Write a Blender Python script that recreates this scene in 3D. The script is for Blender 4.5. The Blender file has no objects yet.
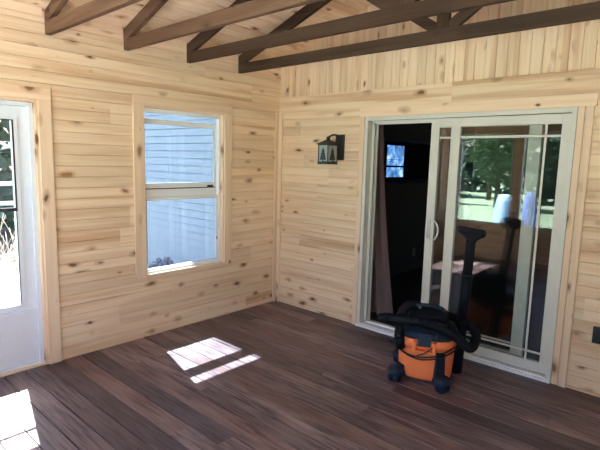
import bpy, bmesh, math, random
from mathutils import Vector, Matrix
random.seed(11)
SC = bpy.context.scene
COL = SC.collection

# ------------------------------------------------------------------ materials
def new_mat(name):
    m = bpy.data.materials.new(name); m.use_nodes = True
    nt = m.node_tree; nt.nodes.clear()
    return m, nt, nt.nodes, nt.links

def N(nodes, t, **kw):
    n = nodes.new(t)
    for k, v in kw.items(): setattr(n, k, v)
    return n

def math_node(nodes, links, op, a, b=None, clamp=False):
    n = nodes.new('ShaderNodeMath'); n.operation = op; n.use_clamp = clamp
    for i, v in enumerate((a, b)):
        if v is None: continue
        if isinstance(v, (int, float)): n.inputs[i].default_value = v
        else: links.new(v, n.inputs[i])
    return n.outputs[0]

def ramp(nodes, links, fac, stops, interp='LINEAR'):
    r = nodes.new('ShaderNodeValToRGB'); r.color_ramp.interpolation = interp
    e = r.color_ramp.elements
    while len(e) < len(stops): e.new(0.5)
    for i, (p, c) in enumerate(stops):
        e[i].position = p; e[i].color = (*c, 1) if len(c) == 3 else c
    links.new(fac, r.inputs[0])
    return r.outputs[0]

def mixc(nodes, links, fac, a, b, mode='MIX'):
    n = nodes.new('ShaderNodeMix'); n.data_type = 'RGBA'; n.blend_type = mode
    for i, v in ((0, fac), (6, a), (7, b)):
        if isinstance(v, (int, float)): n.inputs[i].default_value = v
        elif isinstance(v, tuple): n.inputs[i].default_value = (*v, 1)
        else: links.new(v, n.inputs[i])
    return n.outputs[2]

def plain(name, col, rough=0.5, metal=0.0, noise=0.08, scale=30, bump=0.0, spec=0.5):
    m, nt, ns, lk = new_mat(name)
    out = N(ns, 'ShaderNodeOutputMaterial'); b = N(ns, 'ShaderNodeBsdfPrincipled')
    tc = N(ns, 'ShaderNodeTexCoord'); nz = N(ns, 'ShaderNodeTexNoise')
    nz.inputs['Scale'].default_value = scale; nz.inputs['Detail'].default_value = 4
    lk.new(tc.outputs['Object'], nz.inputs['Vector'])
    lo = tuple(c * (1 - noise) for c in col); hi = tuple(min(1, c * (1 + noise)) for c in col)
    lk.new(ramp(ns, lk, nz.outputs['Fac'], [(0.3, lo), (0.7, hi)]), b.inputs['Base Color'])
    b.inputs['Roughness'].default_value = rough; b.inputs['Metallic'].default_value = metal
    b.inputs['Specular IOR Level'].default_value = spec
    if bump:
        bp = N(ns, 'ShaderNodeBump'); bp.inputs['Strength'].default_value = bump; bp.inputs['Distance'].default_value = 0.01
        lk.new(nz.outputs['Fac'], bp.inputs['Height']); lk.new(bp.outputs[0], b.inputs['Normal'])
    lk.new(b.outputs[0], out.inputs[0])
    return m

def wood(name, along, light, mid, red, knot, knot_dark, rough=0.55, knots=True, grain=1.0, spec=0.35, tones=((0.90, 0.885, 0.87), (1.05, 1.05, 1.06))):
    """Board timber; 'along' is the axis the boards run along. Per-board variation from the 'board' attribute."""
    m, nt, ns, lk = new_mat(name)
    out = N(ns, 'ShaderNodeOutputMaterial'); b = N(ns, 'ShaderNodeBsdfPrincipled')
    tc = N(ns, 'ShaderNodeTexCoord'); at = N(ns, 'ShaderNodeAttribute', attribute_name='board')
    off = N(ns, 'ShaderNodeVectorMath', operation='SCALE'); off.inputs['Scale'].default_value = 23.0
    lk.new(at.outputs['Color'], off.inputs[0])
    add = N(ns, 'ShaderNodeVectorMath', operation='ADD')
    lk.new(tc.outputs['Object'], add.inputs[0]); lk.new(off.outputs[0], add.inputs[1])
    def mapped(sa, sc):
        mp = N(ns, 'ShaderNodeMapping')
        mp.inputs['Scale'].default_value = tuple(sa if i == along else sc for i in range(3))
        lk.new(add.outputs[0], mp.inputs['Vector']); return mp.outputs[0]
    n1 = N(ns, 'ShaderNodeTexNoise'); n1.inputs['Scale'].default_value = 1.0; n1.inputs['Detail'].default_value = 5; n1.inputs['Distortion'].default_value = 0.6
    lk.new(mapped(1.3, 26), n1.inputs['Vector'])
    n2 = N(ns, 'ShaderNodeTexNoise'); n2.inputs['Scale'].default_value = 1.0; n2.inputs['Detail'].default_value = 3
    lk.new(mapped(0.55, 13), n2.inputs['Vector'])
    sep = N(ns, 'ShaderNodeSeparateColor'); lk.new(at.outputs['Color'], sep.inputs[0])
    c = ramp(ns, lk, n1.outputs['Fac'], [(0.32, mid), (0.56, light)])
    # heartwood streaks: strong on some boards only
    st = math_node(ns, lk, 'MULTIPLY', ramp(ns, lk, n2.outputs['Fac'], [(0.50, (0, 0, 0)), (0.64, (1, 1, 1))]),
                   ramp(ns, lk, sep.outputs[1], [(0.15, (0.1,) * 3), (0.9, (1.0,) * 3)]))
    c = mixc(ns, lk, math_node(ns, lk, 'MULTIPLY', st, 0.75 * grain), c, red)
    # board to board tone
    tone = ramp(ns, lk, sep.outputs[0], [(0.0, tones[0]), (1.0, tones[1])])
    c = mixc(ns, lk, 1.0, c, tone, 'MULTIPLY')
    if knots:
        vo = N(ns, 'ShaderNodeTexVoronoi'); vo.inputs['Scale'].default_value = 1.0; vo.inputs['Randomness'].default_value = 1.0
        nd = N(ns, 'ShaderNodeTexNoise'); nd.inputs['Scale'].default_value = 9; nd.inputs['Detail'].default_value = 2
        lk.new(add.outputs[0], nd.inputs['Vector'])
        wob = N(ns, 'ShaderNodeVectorMath', operation='SCALE'); wob.inputs['Scale'].default_value = 0.3
        lk.new(nd.outputs['Color'], wob.inputs[0])
        wad = N(ns, 'ShaderNodeVectorMath', operation='ADD'); lk.new(mapped(4.2, 8.6), wad.inputs[0]); lk.new(wob.outputs[0], wad.inputs[1])
        lk.new(wad.outputs[0], vo.inputs['Vector'])
        sv = N(ns, 'ShaderNodeSeparateColor'); lk.new(vo.outputs['Color'], sv.inputs[0])
        has = math_node(ns, lk, 'GREATER_THAN', sv.outputs[0], 0.12)
        size = math_node(ns, lk, 'ADD', math_node(ns, lk, 'MULTIPLY', sv.outputs[1], 0.15), 0.05)
        d = math_node(ns, lk, 'DIVIDE', vo.outputs['Distance'], size)
        core = math_node(ns, lk, 'MULTIPLY', ramp(ns, lk, d, [(0.62, (1, 1, 1)), (0.92, (0, 0, 0))]), has)
        d2 = math_node(ns, lk, 'MULTIPLY', d, 0.5)
        halo = math_node(ns, lk, 'MULTIPLY', ramp(ns, lk, d2, [(0.40, (1.0,) * 3), (0.95, (0, 0, 0))]), has)
        c = mixc(ns, lk, math_node(ns, lk, 'MULTIPLY', halo, 0.6), c, knot)
        kd = mixc(ns, lk, sv.outputs[2], knot_dark, knot)
        c = mixc(ns, lk, math_node(ns, lk, 'MULTIPLY', core, 0.92), c, kd)
    lk.new(c, b.inputs['Base Color'])
    b.inputs['Roughness'].default_value = rough; b.inputs['Specular IOR Level'].default_value = spec
    bp = N(ns, 'ShaderNodeBump'); bp.inputs['Strength'].default_value = 0.15; bp.inputs['Distance'].default_value = 0.004
    lk.new(n1.outputs['Fac'], bp.inputs['Height']); lk.new(bp.outputs[0], b.inputs['Normal'])
    lk.new(b.outputs[0], out.inputs[0])
    return m

PINE = dict(light=(0.88, 0.69, 0.49), mid=(0.79, 0.56, 0.355), red=(0.60, 0.335, 0.175), knot=(0.36, 0.16, 0.06), knot_dark=(0.07, 0.032, 0.018))
pine = [wood('pine_along_%s' % 'xyz'[i], i, **PINE) for i in range(3)]
TRIM = dict(light=(0.89, 0.69, 0.50), mid=(0.84, 0.615, 0.42), red=(0.66, 0.42, 0.26), knot=(0.36, 0.18, 0.08), knot_dark=(0.10, 0.05, 0.03))
trimw = [wood('pine_trim_along_%s' % 'xyz'[i], i, grain=0.5, **TRIM) for i in range(3)]
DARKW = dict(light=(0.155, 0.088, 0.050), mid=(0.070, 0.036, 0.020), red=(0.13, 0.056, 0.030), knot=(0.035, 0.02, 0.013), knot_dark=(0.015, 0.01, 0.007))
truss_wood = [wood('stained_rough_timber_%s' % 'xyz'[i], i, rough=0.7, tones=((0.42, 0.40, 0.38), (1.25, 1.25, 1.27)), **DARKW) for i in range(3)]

def deck_material():
    m, nt, ns, lk = new_mat('deck_boards')
    out = N(ns, 'ShaderNodeOutputMaterial'); b = N(ns, 'ShaderNodeBsdfPrincipled')
    tc = N(ns, 'ShaderNodeTexCoord'); at = N(ns, 'ShaderNodeAttribute', attribute_name='board')
    off = N(ns, 'ShaderNodeVectorMath', operation='SCALE'); off.inputs['Scale'].default_value = 31
    lk.new(at.outputs['Color'], off.inputs[0])
    add = N(ns, 'ShaderNodeVectorMath', operation='ADD'); lk.new(tc.outputs['Object'], add.inputs[0]); lk.new(off.outputs[0], add.inputs[1])
    def nz(sa, sc, det, vec=add.outputs[0]):
        mp = N(ns, 'ShaderNodeMapping'); mp.inputs['Scale'].default_value = (sa, sc, sc); lk.new(vec, mp.inputs['Vector'])
        n = N(ns, 'ShaderNodeTexNoise'); n.inputs['Scale'].default_value = 1; n.inputs['Detail'].default_value = det
        lk.new(mp.outputs[0], n.inputs['Vector']); return n.outputs['Fac']
    g = nz(3.5, 60, 8); w = nz(2.2, 9, 4); big = nz(0.9, 1.4, 3, tc.outputs['Object'])
    sep = N(ns, 'ShaderNodeSeparateColor'); lk.new(at.outputs['Color'], sep.inputs[0])
    c = ramp(ns, lk, g, [(0.34, (0.032, 0.021, 0.024)), (0.62, (0.178, 0.121, 0.128))])
    c = mixc(ns, lk, ramp(ns, lk, w, [(0.45, (0, 0, 0)), (0.72, (0.6,) * 3)]), c, (0.33, 0.25, 0.235))
    tone = ramp(ns, lk, sep.outputs[0], [(0, (0.50, 0.48, 0.52)), (0.55, (1, 1, 1)), (1, (1.5, 1.44, 1.42))])
    c = mixc(ns, lk, 1.0, c, tone, 'MULTIPLY')
    c = mixc(ns, lk, ramp(ns, lk, sep.outputs[1], [(0.7, (0, 0, 0)), (1, (0.45,) * 3)]), c, (0.12, 0.042, 0.024))
    lk.new(c, b.inputs['Base Color'])
    r = math_node(ns, lk, 'ADD', math_node(ns, lk, 'MULTIPLY', w, 0.35), math_node(ns, lk, 'MULTIPLY', big, 0.28))
    lk.new(math_node(ns, lk, 'ADD', r, 0.12), b.inputs['Roughness'])
    b.inputs['Specular IOR Level'].default_value = 0.45
    bp = N(ns, 'ShaderNodeBump'); bp.inputs['Strength'].default_value = 0.25; bp.inputs['Distance'].default_value = 0.004
    lk.new(g, bp.inputs['Height']); lk.new(bp.outputs[0], b.inputs['Normal'])
    lk.new(b.outputs[0], out.inputs[0])
    return m
deck = deck_material()

def glass_material(name, tint=(0.93, 0.96, 0.95), gain=1.8):
    m, nt, ns, lk = new_mat(name)
    out = N(ns, 'ShaderNodeOutputMaterial'); tr = N(ns, 'ShaderNodeBsdfTransparent'); gl = N(ns, 'ShaderNodeBsdfGlossy')
    tr.inputs['Color'].default_value = (*tint, 1); gl.inputs['Roughness'].default_value = 0.0
    geo = N(ns, 'ShaderNodeNewGeometry'); dot = N(ns, 'ShaderNodeVectorMath', operation='DOT_PRODUCT')
    lk.new(geo.outputs['Incoming'], dot.inputs[0]); lk.new(geo.outputs['Normal'], dot.inputs[1])
    c = math_node(ns, lk, 'ABSOLUTE', dot.outputs['Value'])
    p = math_node(ns, lk, 'POWER', math_node(ns, lk, 'SUBTRACT', 1.0, c, True), 5.0)
    f = math_node(ns, lk, 'ADD', math_node(ns, lk, 'MULTIPLY', p, 0.96), 0.04)
    f = math_node(ns, lk, 'MULTIPLY', f, gain, True)
    mx = N(ns, 'ShaderNodeMixShader'); lk.new(f, mx.inputs[0]); lk.new(tr.outputs[0], mx.inputs[1]); lk.new(gl.outputs[0], mx.inputs[2])
    lk.new(mx.outputs[0], out.inputs[0])
    return m
glass = glass_material('clear_glazing')
glass_low = glass_material('low_emissivity_glazing', (0.50, 0.54, 0.58), 0.8)
glass_thin = glass_material('clear_window_glazing', (0.98, 0.99, 0.99), 0.8)

vinyl = plain('white_vinyl', (0.85, 0.87, 0.89), 0.35, noise=0.02)
vinyl_beige = plain('almond_door_vinyl', (0.68, 0.66, 0.60), 0.4, noise=0.02)
door_white = plain('white_painted_metal', (0.78, 0.83, 0.90), 0.4, noise=0.02)
black_rubber = plain('black_rubber', (0.012, 0.013, 0.015), 0.6)
black_frame = plain('black_screen_frame', (0.02, 0.022, 0.028), 0.5)
siding_mat = plain('white_lap_siding', (0.60, 0.645, 0.70), 0.55, noise=0.03, scale=4)
roof_mat = plain('grey_roofing', (0.16, 0.15, 0.15), 0.9, noise=0.2)
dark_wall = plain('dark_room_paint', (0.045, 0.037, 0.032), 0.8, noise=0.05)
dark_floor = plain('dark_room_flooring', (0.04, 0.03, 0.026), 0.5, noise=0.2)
curtain_mat = plain('mauve_curtain_cloth', (0.36, 0.245, 0.235), 0.9, noise=0.06, scale=60, spec=0.1)
orange = plain('orange_drum_plastic', (1.0, 0.24, 0.08), 0.5, noise=0.04, scale=12)
navy_black = plain('charcoal_blue_plastic', (0.012, 0.020, 0.038), 0.5, noise=0.1, spec=0.22)
hose_black = plain('black_hose_plastic', (0.007, 0.008, 0.012), 0.6, spec=0.15)
cord_black = plain('black_cord_rubber', (0.010, 0.010, 0.012), 0.5)
lantern_metal = plain('dark_green_black_lantern_metal', (0.022, 0.026, 0.024), 0.5, noise=0.2)
steel = plain('bright_steel', (0.6, 0.6, 0.6), 0.3, metal=1.0)
outlet_black = plain('black_outlet_plastic', (0.012, 0.012, 0.014), 0.4)
outlet_grey = plain('pale_outlet_plastic', (0.14, 0.13, 0.12), 0.5)
frosted = plain('frosted_lantern_glass', (0.34, 0.40, 0.42), 0.3, noise=0.06, scale=20)
pewter = plain('white_handle_plastic', (0.72, 0.71, 0.68), 0.35)
bark = plain('grey_bark', (0.10, 0.075, 0.055), 0.9, noise=0.3)
needles = plain('evergreen_needles', (0.05, 0.10, 0.07), 0.8, noise=0.4, scale=3)
mauve_leaf = plain('mauve_grey_leaves', (0.34, 0.31, 0.38), 0.8, noise=0.2, scale=6)
leaves = plain('fresh_green_leaves', (0.055, 0.10, 0.045), 0.7, noise=0.4, scale=3)
twigs = plain('dry_twigs', (0.33, 0.27, 0.22), 0.9, noise=0.3)
gravel = plain('pale_gravel', (0.5, 0.49, 0.47), 0.95, noise=0.2, scale=5)
bounce_mat = plain('pale_bounce_surface', (0.50, 0.50, 0.49), 0.9, noise=0.06, scale=3)
turf = plain('dull_turf', (0.05, 0.055, 0.04), 0.95, noise=0.25, scale=2)
lawn_mat = plain('spring_lawn', (0.19, 0.265, 0.17), 0.95, noise=0.2, scale=2)
tarp_blue = plain('bright_blue_cover', (0.02, 0.09, 0.45), 0.7)
tarp_pale = plain('pale_blue_cover', (0.30, 0.48, 0.68), 0.7)
rail_white = plain('white_rail_paint', (0.75, 0.77, 0.8), 0.5)

def screen_material():
    m, nt, ns, lk = new_mat('insect_screen_mesh')
    out = N(ns, 'ShaderNodeOutputMaterial'); tr = N(ns, 'ShaderNodeBsdfTransparent'); df = N(ns, 'ShaderNodeBsdfDiffuse')
    df.inputs['Color'].default_value = (0.12, 0.13, 0.14, 1); mx = N(ns, 'ShaderNodeMixShader'); mx.inputs[0].default_value = 0.28
    lk.new(tr.outputs[0], mx.inputs[1]); lk.new(df.outputs[0], mx.inputs[2]); lk.new(mx.outputs[0], out.inputs[0]); return m
screen_mat = screen_material()
def tv_reflection_material():  # glowing colour stands in for a window mirrored in the dark screen
    m, nt, ns, lk = new_mat('painted_screen_reflection')
    out = N(ns, 'ShaderNodeOutputMaterial'); em = N(ns, 'ShaderNodeEmission')
    tc = N(ns, 'ShaderNodeTexCoord'); nz = N(ns, 'ShaderNodeTexNoise'); nz.inputs['Scale'].default_value = 9; nz.inputs['Detail'].default_value = 3
    lk.new(tc.outputs['Object'], nz.inputs['Vector'])
    c = ramp(ns, lk, nz.outputs['Fac'], [(0.32, (0.03, 0.10, 0.24)), (0.5, (0.10, 0.27, 0.60)), (0.64, (0.40, 0.62, 0.88))])
    lk.new(c, em.inputs['Color']); em.inputs['Strength'].default_value = 0.4
    lk.new(em.outputs[0], out.inputs[0]); return m, em
tv_refl, tv_em = tv_reflection_material()
tv_gloss = plain('glossy_black_screen', (0.0042, 0.0036, 0.008), 0.12)
tv_body = plain('black_television_casing', (0.012, 0.02, 0.06), 0.3)

# ------------------------------------------------------------------ mesh helpers
class MB:
    """Collects shapes and links them as one mesh object."""
    def __init__(self):
        self.bm = bmesh.new(); self.lay = self.bm.loops.layers.float_color.new('board')
    def face(self, pts, mi=0, brd=(0.5, 0.3, 0.5)):
        f = self.bm.faces.new([self.bm.verts.new(p) for p in pts]); f.material_index = mi
        for l in f.loops: l[self.lay] = (*brd, 1)
        return f
    def _tint(self, faces, mi, brd, smooth=False):
        for f in faces:
            f.material_index = mi; f.smooth = smooth
            for l in f.loops: l[self.lay] = (*brd, 1)
    def hexa(self, p, mi=0, brd=None):
        """8 points: bottom 4 (ccw), top 4."""
        brd = brd or (random.random(), random.random(), random.random())
        v = [self.bm.verts.new(q) for q in p]
        idx = [(3, 2, 1, 0), (4, 5, 6, 7), (0, 1, 5, 4), (1, 2, 6, 5), (2, 3, 7, 6), (3, 0, 4, 7)]
        fs = [self.bm.faces.new([v[i] for i in q]) for q in idx]
        self._tint(fs, mi, brd); return fs
    def box(self, a, b, mi=0, brd=None, bev=0.0):
        x0, x1 = sorted((a[0], b[0])); y0, y1 = sorted((a[1], b[1])); z0, z1 = sorted((a[2], b[2]))
        fs = self.hexa([(x0, y0, z0), (x1, y0, z0), (x1, y1, z0), (x0, y1, z0), (x0, y0, z1), (x1, y0, z1), (x1, y1, z1), (x0, y1, z1)], mi, brd)
        if bev:
            es = {e for f in fs for e in f.edges}; br = tuple(fs[0].loops[0][self.lay])[:3]
            r = bmesh.ops.bevel(self.bm, geom=list(es), offset=bev, segments=2, affect='EDGES', profile=0.7)
            self._tint(r['faces'], mi, br)
        return self
    def prism(self, poly, off, mi=0, brd=None):
        """extrude polygon (3D points) by vector off"""
        brd = brd or (random.random(), random.random(), random.random())
        off = Vector(off); n = len(poly)
        a = [self.bm.verts.new(Vector(p)) for p in poly]; b = [self.bm.verts.new(Vector(p) + off) for p in poly]
        fs = [self.bm.faces.new(a[::-1]), self.bm.faces.new(b)]
        for i in range(n): fs.append(self.bm.faces.new([a[i], a[(i + 1) % n], b[(i + 1) % n], b[i]]))
        self._tint(fs, mi, brd); bmesh.ops.recalc_face_normals(self.bm, faces=fs); return self
    def rings(self, rings, mi=0, cap=True, smooth=True):
        vs = [[self.bm.verts.new(p) for p in r] for r in rings]; n = len(rings[0]); fs = []
        for i in range(len(vs) - 1):
            for k in range(n): fs.append(self.bm.faces.new([vs[i][k], vs[i][(k + 1) % n], vs[i + 1][(k + 1) % n], vs[i + 1][k]]))
        self._tint(fs, mi, (0.5, 0.3, 0.5), smooth)
        caps = []
        if cap:
            caps = [self.bm.faces.new(vs[0][::-1]), self.bm.faces.new(vs[-1])]; self._tint(caps, mi, (0.5, 0.3, 0.5), False)
        bmesh.ops.recalc_face_normals(self.bm, faces=fs + caps); return self
    def tube(self, pts, rad, seg=12, mi=0, smooth=True):
        pts = [Vector(p) for p in pts]; n = len(pts); rings = []; up = None
        for i, p in enumerate(pts):
            t = (pts[min(i + 1, n - 1)] - pts[max(i - 1, 0)]).normalized()
            if up is None:
                up = Vector((0, 0, 1)) if abs(t.z) < 0.9 else Vector((1, 0, 0))
            u = (up - t * up.dot(t)).normalized(); up = u; w = t.cross(u)
            r = rad(i / max(1, n - 1)) if callable(rad) else rad
            rings.append([p + (u * math.cos(a) + w * math.sin(a)) * r for a in [2 * math.pi * k / seg for k in range(seg)]])
        return self.rings(rings, mi, True, smooth)
    def lathe(self, prof, c, seg=32, mi=0, axis=(0, 0, 1), smooth=True):
        ax = Vector(axis).normalized(); u = ax.orthogonal().normalized(); w = ax.cross(u); c = Vector(c)
        return self.rings([[c + ax * h + (u * math.cos(2 * math.pi * k / seg) + w * math.sin(2 * math.pi * k / seg)) * r for k in range(seg)] for r, h in prof], mi, True, smooth)
    def build(self, name, mats, parent=None):
        me = bpy.data.meshes.new(name); self.bm.to_mesh(me); self.bm.free()
        for m in (mats if isinstance(mats, (list, tuple)) else [mats]): me.materials.append(m)
        o = bpy.data.objects.new(name, me); COL.objects.link(o)
        if parent is not None:
            o.parent = parent
            o.matrix_parent_inverse = Matrix.Translation(-parent.location) if parent.type == 'EMPTY' else Matrix.Identity(4)
        return o

def spline(pts, n=8):
    P = [Vector(p) for p in pts]; P = [P[0] * 2 - P[1]] + P + [P[-1] * 2 - P[-2]]; out = []
    for i in range(1, len(P) - 2):
        for k in range(n):
            t = k / n; a, b, c, d = P[i - 1:i + 3]
            out.append(0.5 * ((2 * b) + (c - a) * t + (2 * a - 5 * b + 4 * c - d) * t * t + (3 * b - a - 3 * c + d) * t ** 3))
    return out + [P[-2]]

def tag(o, label, cat, group=None, kind=None):
    o['label'] = label; o['category'] = cat
    if group: o['group'] = group
    if kind: o['kind'] = kind
    return o
def thing(name, label, cat, loc=(0, 0, 0), group=None, kind=None):
    o = bpy.data.objects.new(name, None); COL.objects.link(o); o.location = loc; o.empty_display_size = 0.1
    return tag(o, label, cat, group, kind)
def structure(o, label, cat):
    return tag(o, label, cat, kind='structure')

# boards --------------------------------------------------------------------
def board_face(mb, P, s_rng, t_rng, holes, pitch, per, gw, gd, mi=0, s_of_t=None, t_off=0.0, lens=(1.6, 3.2), kf=0.0007):
    """Boards running along s, stacked in t. P(s,t,d) -> 3D, d = depth out of the face. holes: (s0,s1,t0,t1)."""
    t0, t1 = t_rng; ts = {t0, t1}
    k0 = math.floor((t0 - t_off) / pitch)
    k = k0
    while t_off + k * pitch < t1:
        if t_off + k * pitch > t0: ts.add(round(t_off + k * pitch, 5))
        k += 1
    for h in holes:
        for t in h[2:4]:
            if t0 < t < t1: ts.add(t)
    ts = sorted(ts); joints = {}
    def is_groove(t):
        q = (t - t_off) / pitch; return abs(q - round(q)) < 0.02
    for a, b in zip(ts, ts[1:]):
        if b - a < 1e-4: continue
        m = (a + b) / 2; bid = math.floor((m - t_off) / pitch / per + 1e-6)
        iv = [s_rng]
        for h in holes:
            if h[2] < m < h[3]:
                nv = []
                for (x, y) in iv:
                    if h[1] <= x or h[0] >= y: nv.append((x, y)); continue
                    if h[0] > x: nv.append((x, h[0]))
                    if h[1] < y: nv.append((h[1], y))
                iv = nv
        if bid not in joints:
            L = s_rng[0] + random.uniform(0.3, 2.4); js = []
            while L < s_rng[1]:
                js.append(L); L += random.uniform(*lens)
            joints[bid] = (js, [(random.random(), random.random(), random.random()) for _ in range(len(js) + 1)])
        js, cols = joints[bid]
        prof = [(a, -gd - .006), (a + kf, -gd - .006), (a + kf + 1e-4, -gd), (a + gw, 0)] if is_groove(a) else [(a, 0)]
        prof += [(b - gw, 0), (b - kf - 1e-4, -gd), (b - kf, -gd - .006), (b, -gd - .006)] if is_groove(b) else [(b, 0)]
        for (x, y) in iv:
            cuts = [x] + [j for j in js if x < j < y] + [y]
            for p, q in zip(cuts, cuts[1:]):
                ci = cols[sum(1 for j in js if j <= p + 1e-6)]
                for (ta, da), (tb, db) in zip(prof, prof[1:]):
                    qa = min(q, s_of_t(ta)) if s_of_t else q; qb = min(q, s_of_t(tb)) if s_of_t else q
                    mb.face([P(p, ta, da), P(qa, ta, da), P(qb, tb, db), P(p, tb, db)], mi, ci)

def backing(mb, P, s_rng, t_rng, holes, d0, d1, mi):
    """solid wall behind the boards, split around the holes"""
    S = sorted({s_rng[0], s_rng[1]} | {min(max(x, s_rng[0]), s_rng[1]) for h in holes for x in h[:2]})
    T = sorted({t_rng[0], t_rng[1]} | {min(max(x, t_rng[0]), t_rng[1]) for h in holes for x in h[2:4]})
    for a, b in zip(S, S[1:]):
        for c, d in zip(T, T[1:]):
            ms, mt = (a + b) / 2, (c + d) / 2
            if any(h[0] < ms < h[1] and h[2] < mt < h[3] for h in holes): continue
            p = [P(a, c, d0), P(b, c, d0), P(b, d, d0), P(a, d, d0), P(a, c, d1), P(b, c, d1), P(b, d, d1), P(a, d, d1)]
            mb.hexa(p, mi)

# ------------------------------------------------------------------ dimensions
RX, RY = 4.33, -4.25            # room: x 0..RX, y RY..0
EAVE, SL = 2.635, 0.365
RIDGE = RX / 2
def roof_z(x): return EAVE + SL * (x if x < RIDGE else RX - x)
PIT = 0.0845
LEDGE = 2.285
WT = 0.112                       # porch wall thickness

# floor ---------------------------------------------------------------------
mb = MB()
board_face(mb, lambda s, t, d: (s, t, d), (0, RX), (RY, 0), [], 0.14, 1, 0.004, 0.008, 0, lens=(2.0, 3.6))
mb.box((-0.13, RY - 0.13, -0.14), (RX + 0.13, 0.0, -0.0225), 0)
structure(mb.build('floor', deck), 'dark reddish brown plank deck floor of the porch', 'floor')

# wall A (house side, y = 0) ---------------------------------------------------
DX0, DX1, DZ1 = 1.151, 2.931, 2.035
PA = lambda s, t, d: (s, -d, t)
mb = MB()
holeA = [(DX0, DX1, -0.1, DZ1)]
board_face(mb, PA, (0, RX), (0, 2.12), holeA, PIT, 2, 0.0042, 0.0036, 0, t_off=0.02)
board_face(mb, PA, (0, RX), (2.12, LEDGE), holeA, 0.2, 1, 0.002, 0.002, 0, t_off=2.12 - 0.2)
mb.face([(0, 0, LEDGE), (RX, 0, LEDGE), (RX, 0.02, LEDGE), (0, 0.02, LEDGE)], 0)
backing(mb, PA, (-0.0, RX), (-0.14, LEDGE), holeA, -0.15, -0.02, 1)
# gable: vertical boards, set back 2 cm behind the ledge
board_face(mb, lambda s, t, d: (t, 0.02 - d, s), (LEDGE, 4.0), (0, RX), [], PIT, 1, 0.0042, 0.0036, 2, s_of_t=lambda t: roof_z(t) + 0.02, t_off=2.409, lens=(9, 10))
mb.prism([(0, 0.15, LEDGE), (RX, 0.15, LEDGE), (RX, 0.15, roof_z(RX) + .02), (RIDGE, 0.15, roof_z(RIDGE) + .02), (0, 0.15, roof_z(0) + .02)], (0, -0.11, 0), 1)
structure(mb.build('wall_back', [pine[0], dark_wall, pine[2]]), 'pine board wall with the sliding door and vertical boards above', 'wall')

# wall B (x = 0) ----------------------------------------------------------------
WY0, WY1, WZ0, WZ1 = -1.647, -0.769, 0.556, 2.045
EY0, EY1, EZ1 = -3.80, -2.485, 1.997
PB = lambda s, t, d: (d, s, t)
holeB = [(WY0, WY1, WZ0, WZ1), (EY0, EY1, -0.1, EZ1)]
mb = MB()
board_face(mb, PB, (RY, 0.02), (0, EAVE), holeB, PIT, 2, 0.0042, 0.0036, 0, t_off=0.006)
backing(mb, PB, (RY - WT, 0.15), (-0.14, EAVE), holeB, -WT, -0.02, 1)
structure(mb.build('wall_left', [pine[1], siding_mat]), 'pine board wall with the white window and white outside door', 'wall')

# right wall and rear wall with windows (behind the camera) ---------------------------
RW = [(-2.6, -1.9, 1.0, 2.1)]  # unseen window, added and sized for the daylight it lets in
mb = MB()
PR = lambda s, t, d: (RX - d, s, t)
board_face(mb, PR, (RY, 0), (0, EAVE), RW, PIT, 2, 0.0042, 0.0036, 0, t_off=0.006)
backing(mb, PR, (RY - WT, 0.0), (-0.14, EAVE), RW, -WT, -0.02, 1)
structure(mb.build('wall_right', [pine[1], siding_mat]), 'pine board wall with one added window for light', 'wall')
FW = [(0.18, 1.10, 0.62, 2.16), (1.22, 2.22, 0.62, 2.16), (2.34, 4.12, 0.06, 2.16)]  # last opening is unseen, added down to the floor for more light
mb = MB()
PF = lambda s, t, d: (s, RY + d, t)
board_face(mb, PF, (0, RX), (0, EAVE), FW, PIT, 2, 0.0042, 0.0036, 0, t_off=0.006)
backing(mb, PF, (0.0, RX), (-0.14, EAVE), FW, -WT, -0.02, 1)
GZ = EAVE + 0.06  # gable opened up so that sky light reaches the ceiling
for sg, X in ((1, 0), (-1, RX)):
    q = lambda x, z: (X + sg * x, RY, z)
    xa = 0.5
    mb.prism([q(0, EAVE), q(RIDGE, EAVE), q(RIDGE, GZ), q(xa, GZ), q(xa, roof_z(xa) + .02), q(0, EAVE + .02)], (0, -WT, 0), 0)
    mb.prism([q(xa, roof_z(xa) - .06), q(RIDGE - .06, roof_z(RIDGE - .06) - .06), q(RIDGE - .06, GZ), q(RIDGE, GZ), q(RIDGE, roof_z(RIDGE) + .02), q(xa, roof_z(xa) + .02)], (0, -WT, 0), 0)
structure(mb.build('wall_front', [pine[0], siding_mat]), 'pine board wall with picture windows and added glazing for light', 'wall')

# ceiling and roof ------------------------------------------------------------------
mb = MB()
W = math.hypot(RIDGE, SL * RIDGE); cx, cz = RIDGE / W, SL * RIDGE / W
PC1 = lambda s, t, d: (t * cx + d * cz, s, EAVE + t * cz - d * cx)
PC2 = lambda s, t, d: (RX - t * cx - d * cz, s, EAVE + t * cz - d * cx)
for PC in (PC1, PC2):
    board_face(mb, PC, (RY, 0.02), (0, W), [], PIT, 1, 0.0042, 0.0036, 0, lens=(1.2, 2.6))
structure(mb.build('ceiling', pine[1]), 'sloping pine board ceiling above the trusses', 'ceiling')
mb = MB()
OV = 0.55
for sgn, X in ((1, 0), (-1, RX)):
    xo = X - sgn * OV; zo = EAVE - SL * OV; zr = roof_z(RIDGE)
    mb.prism([(xo, 0.02, zo + .02), (X + sgn * RIDGE, 0.02, zr + .02), (X + sgn * RIDGE, 0.02, zr + 0.17), (xo, 0.02, zo + 0.17)], (0, RY - 0.4, 0), 0)
    mb.box((xo - sgn * 0.03, 0.0, 2.15), (xo, RY - 0.38, zo + 0.15), 1)
structure(mb.build('roof', [roof_mat, rail_white]), 'low roof over the porch', 'roof')

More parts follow.
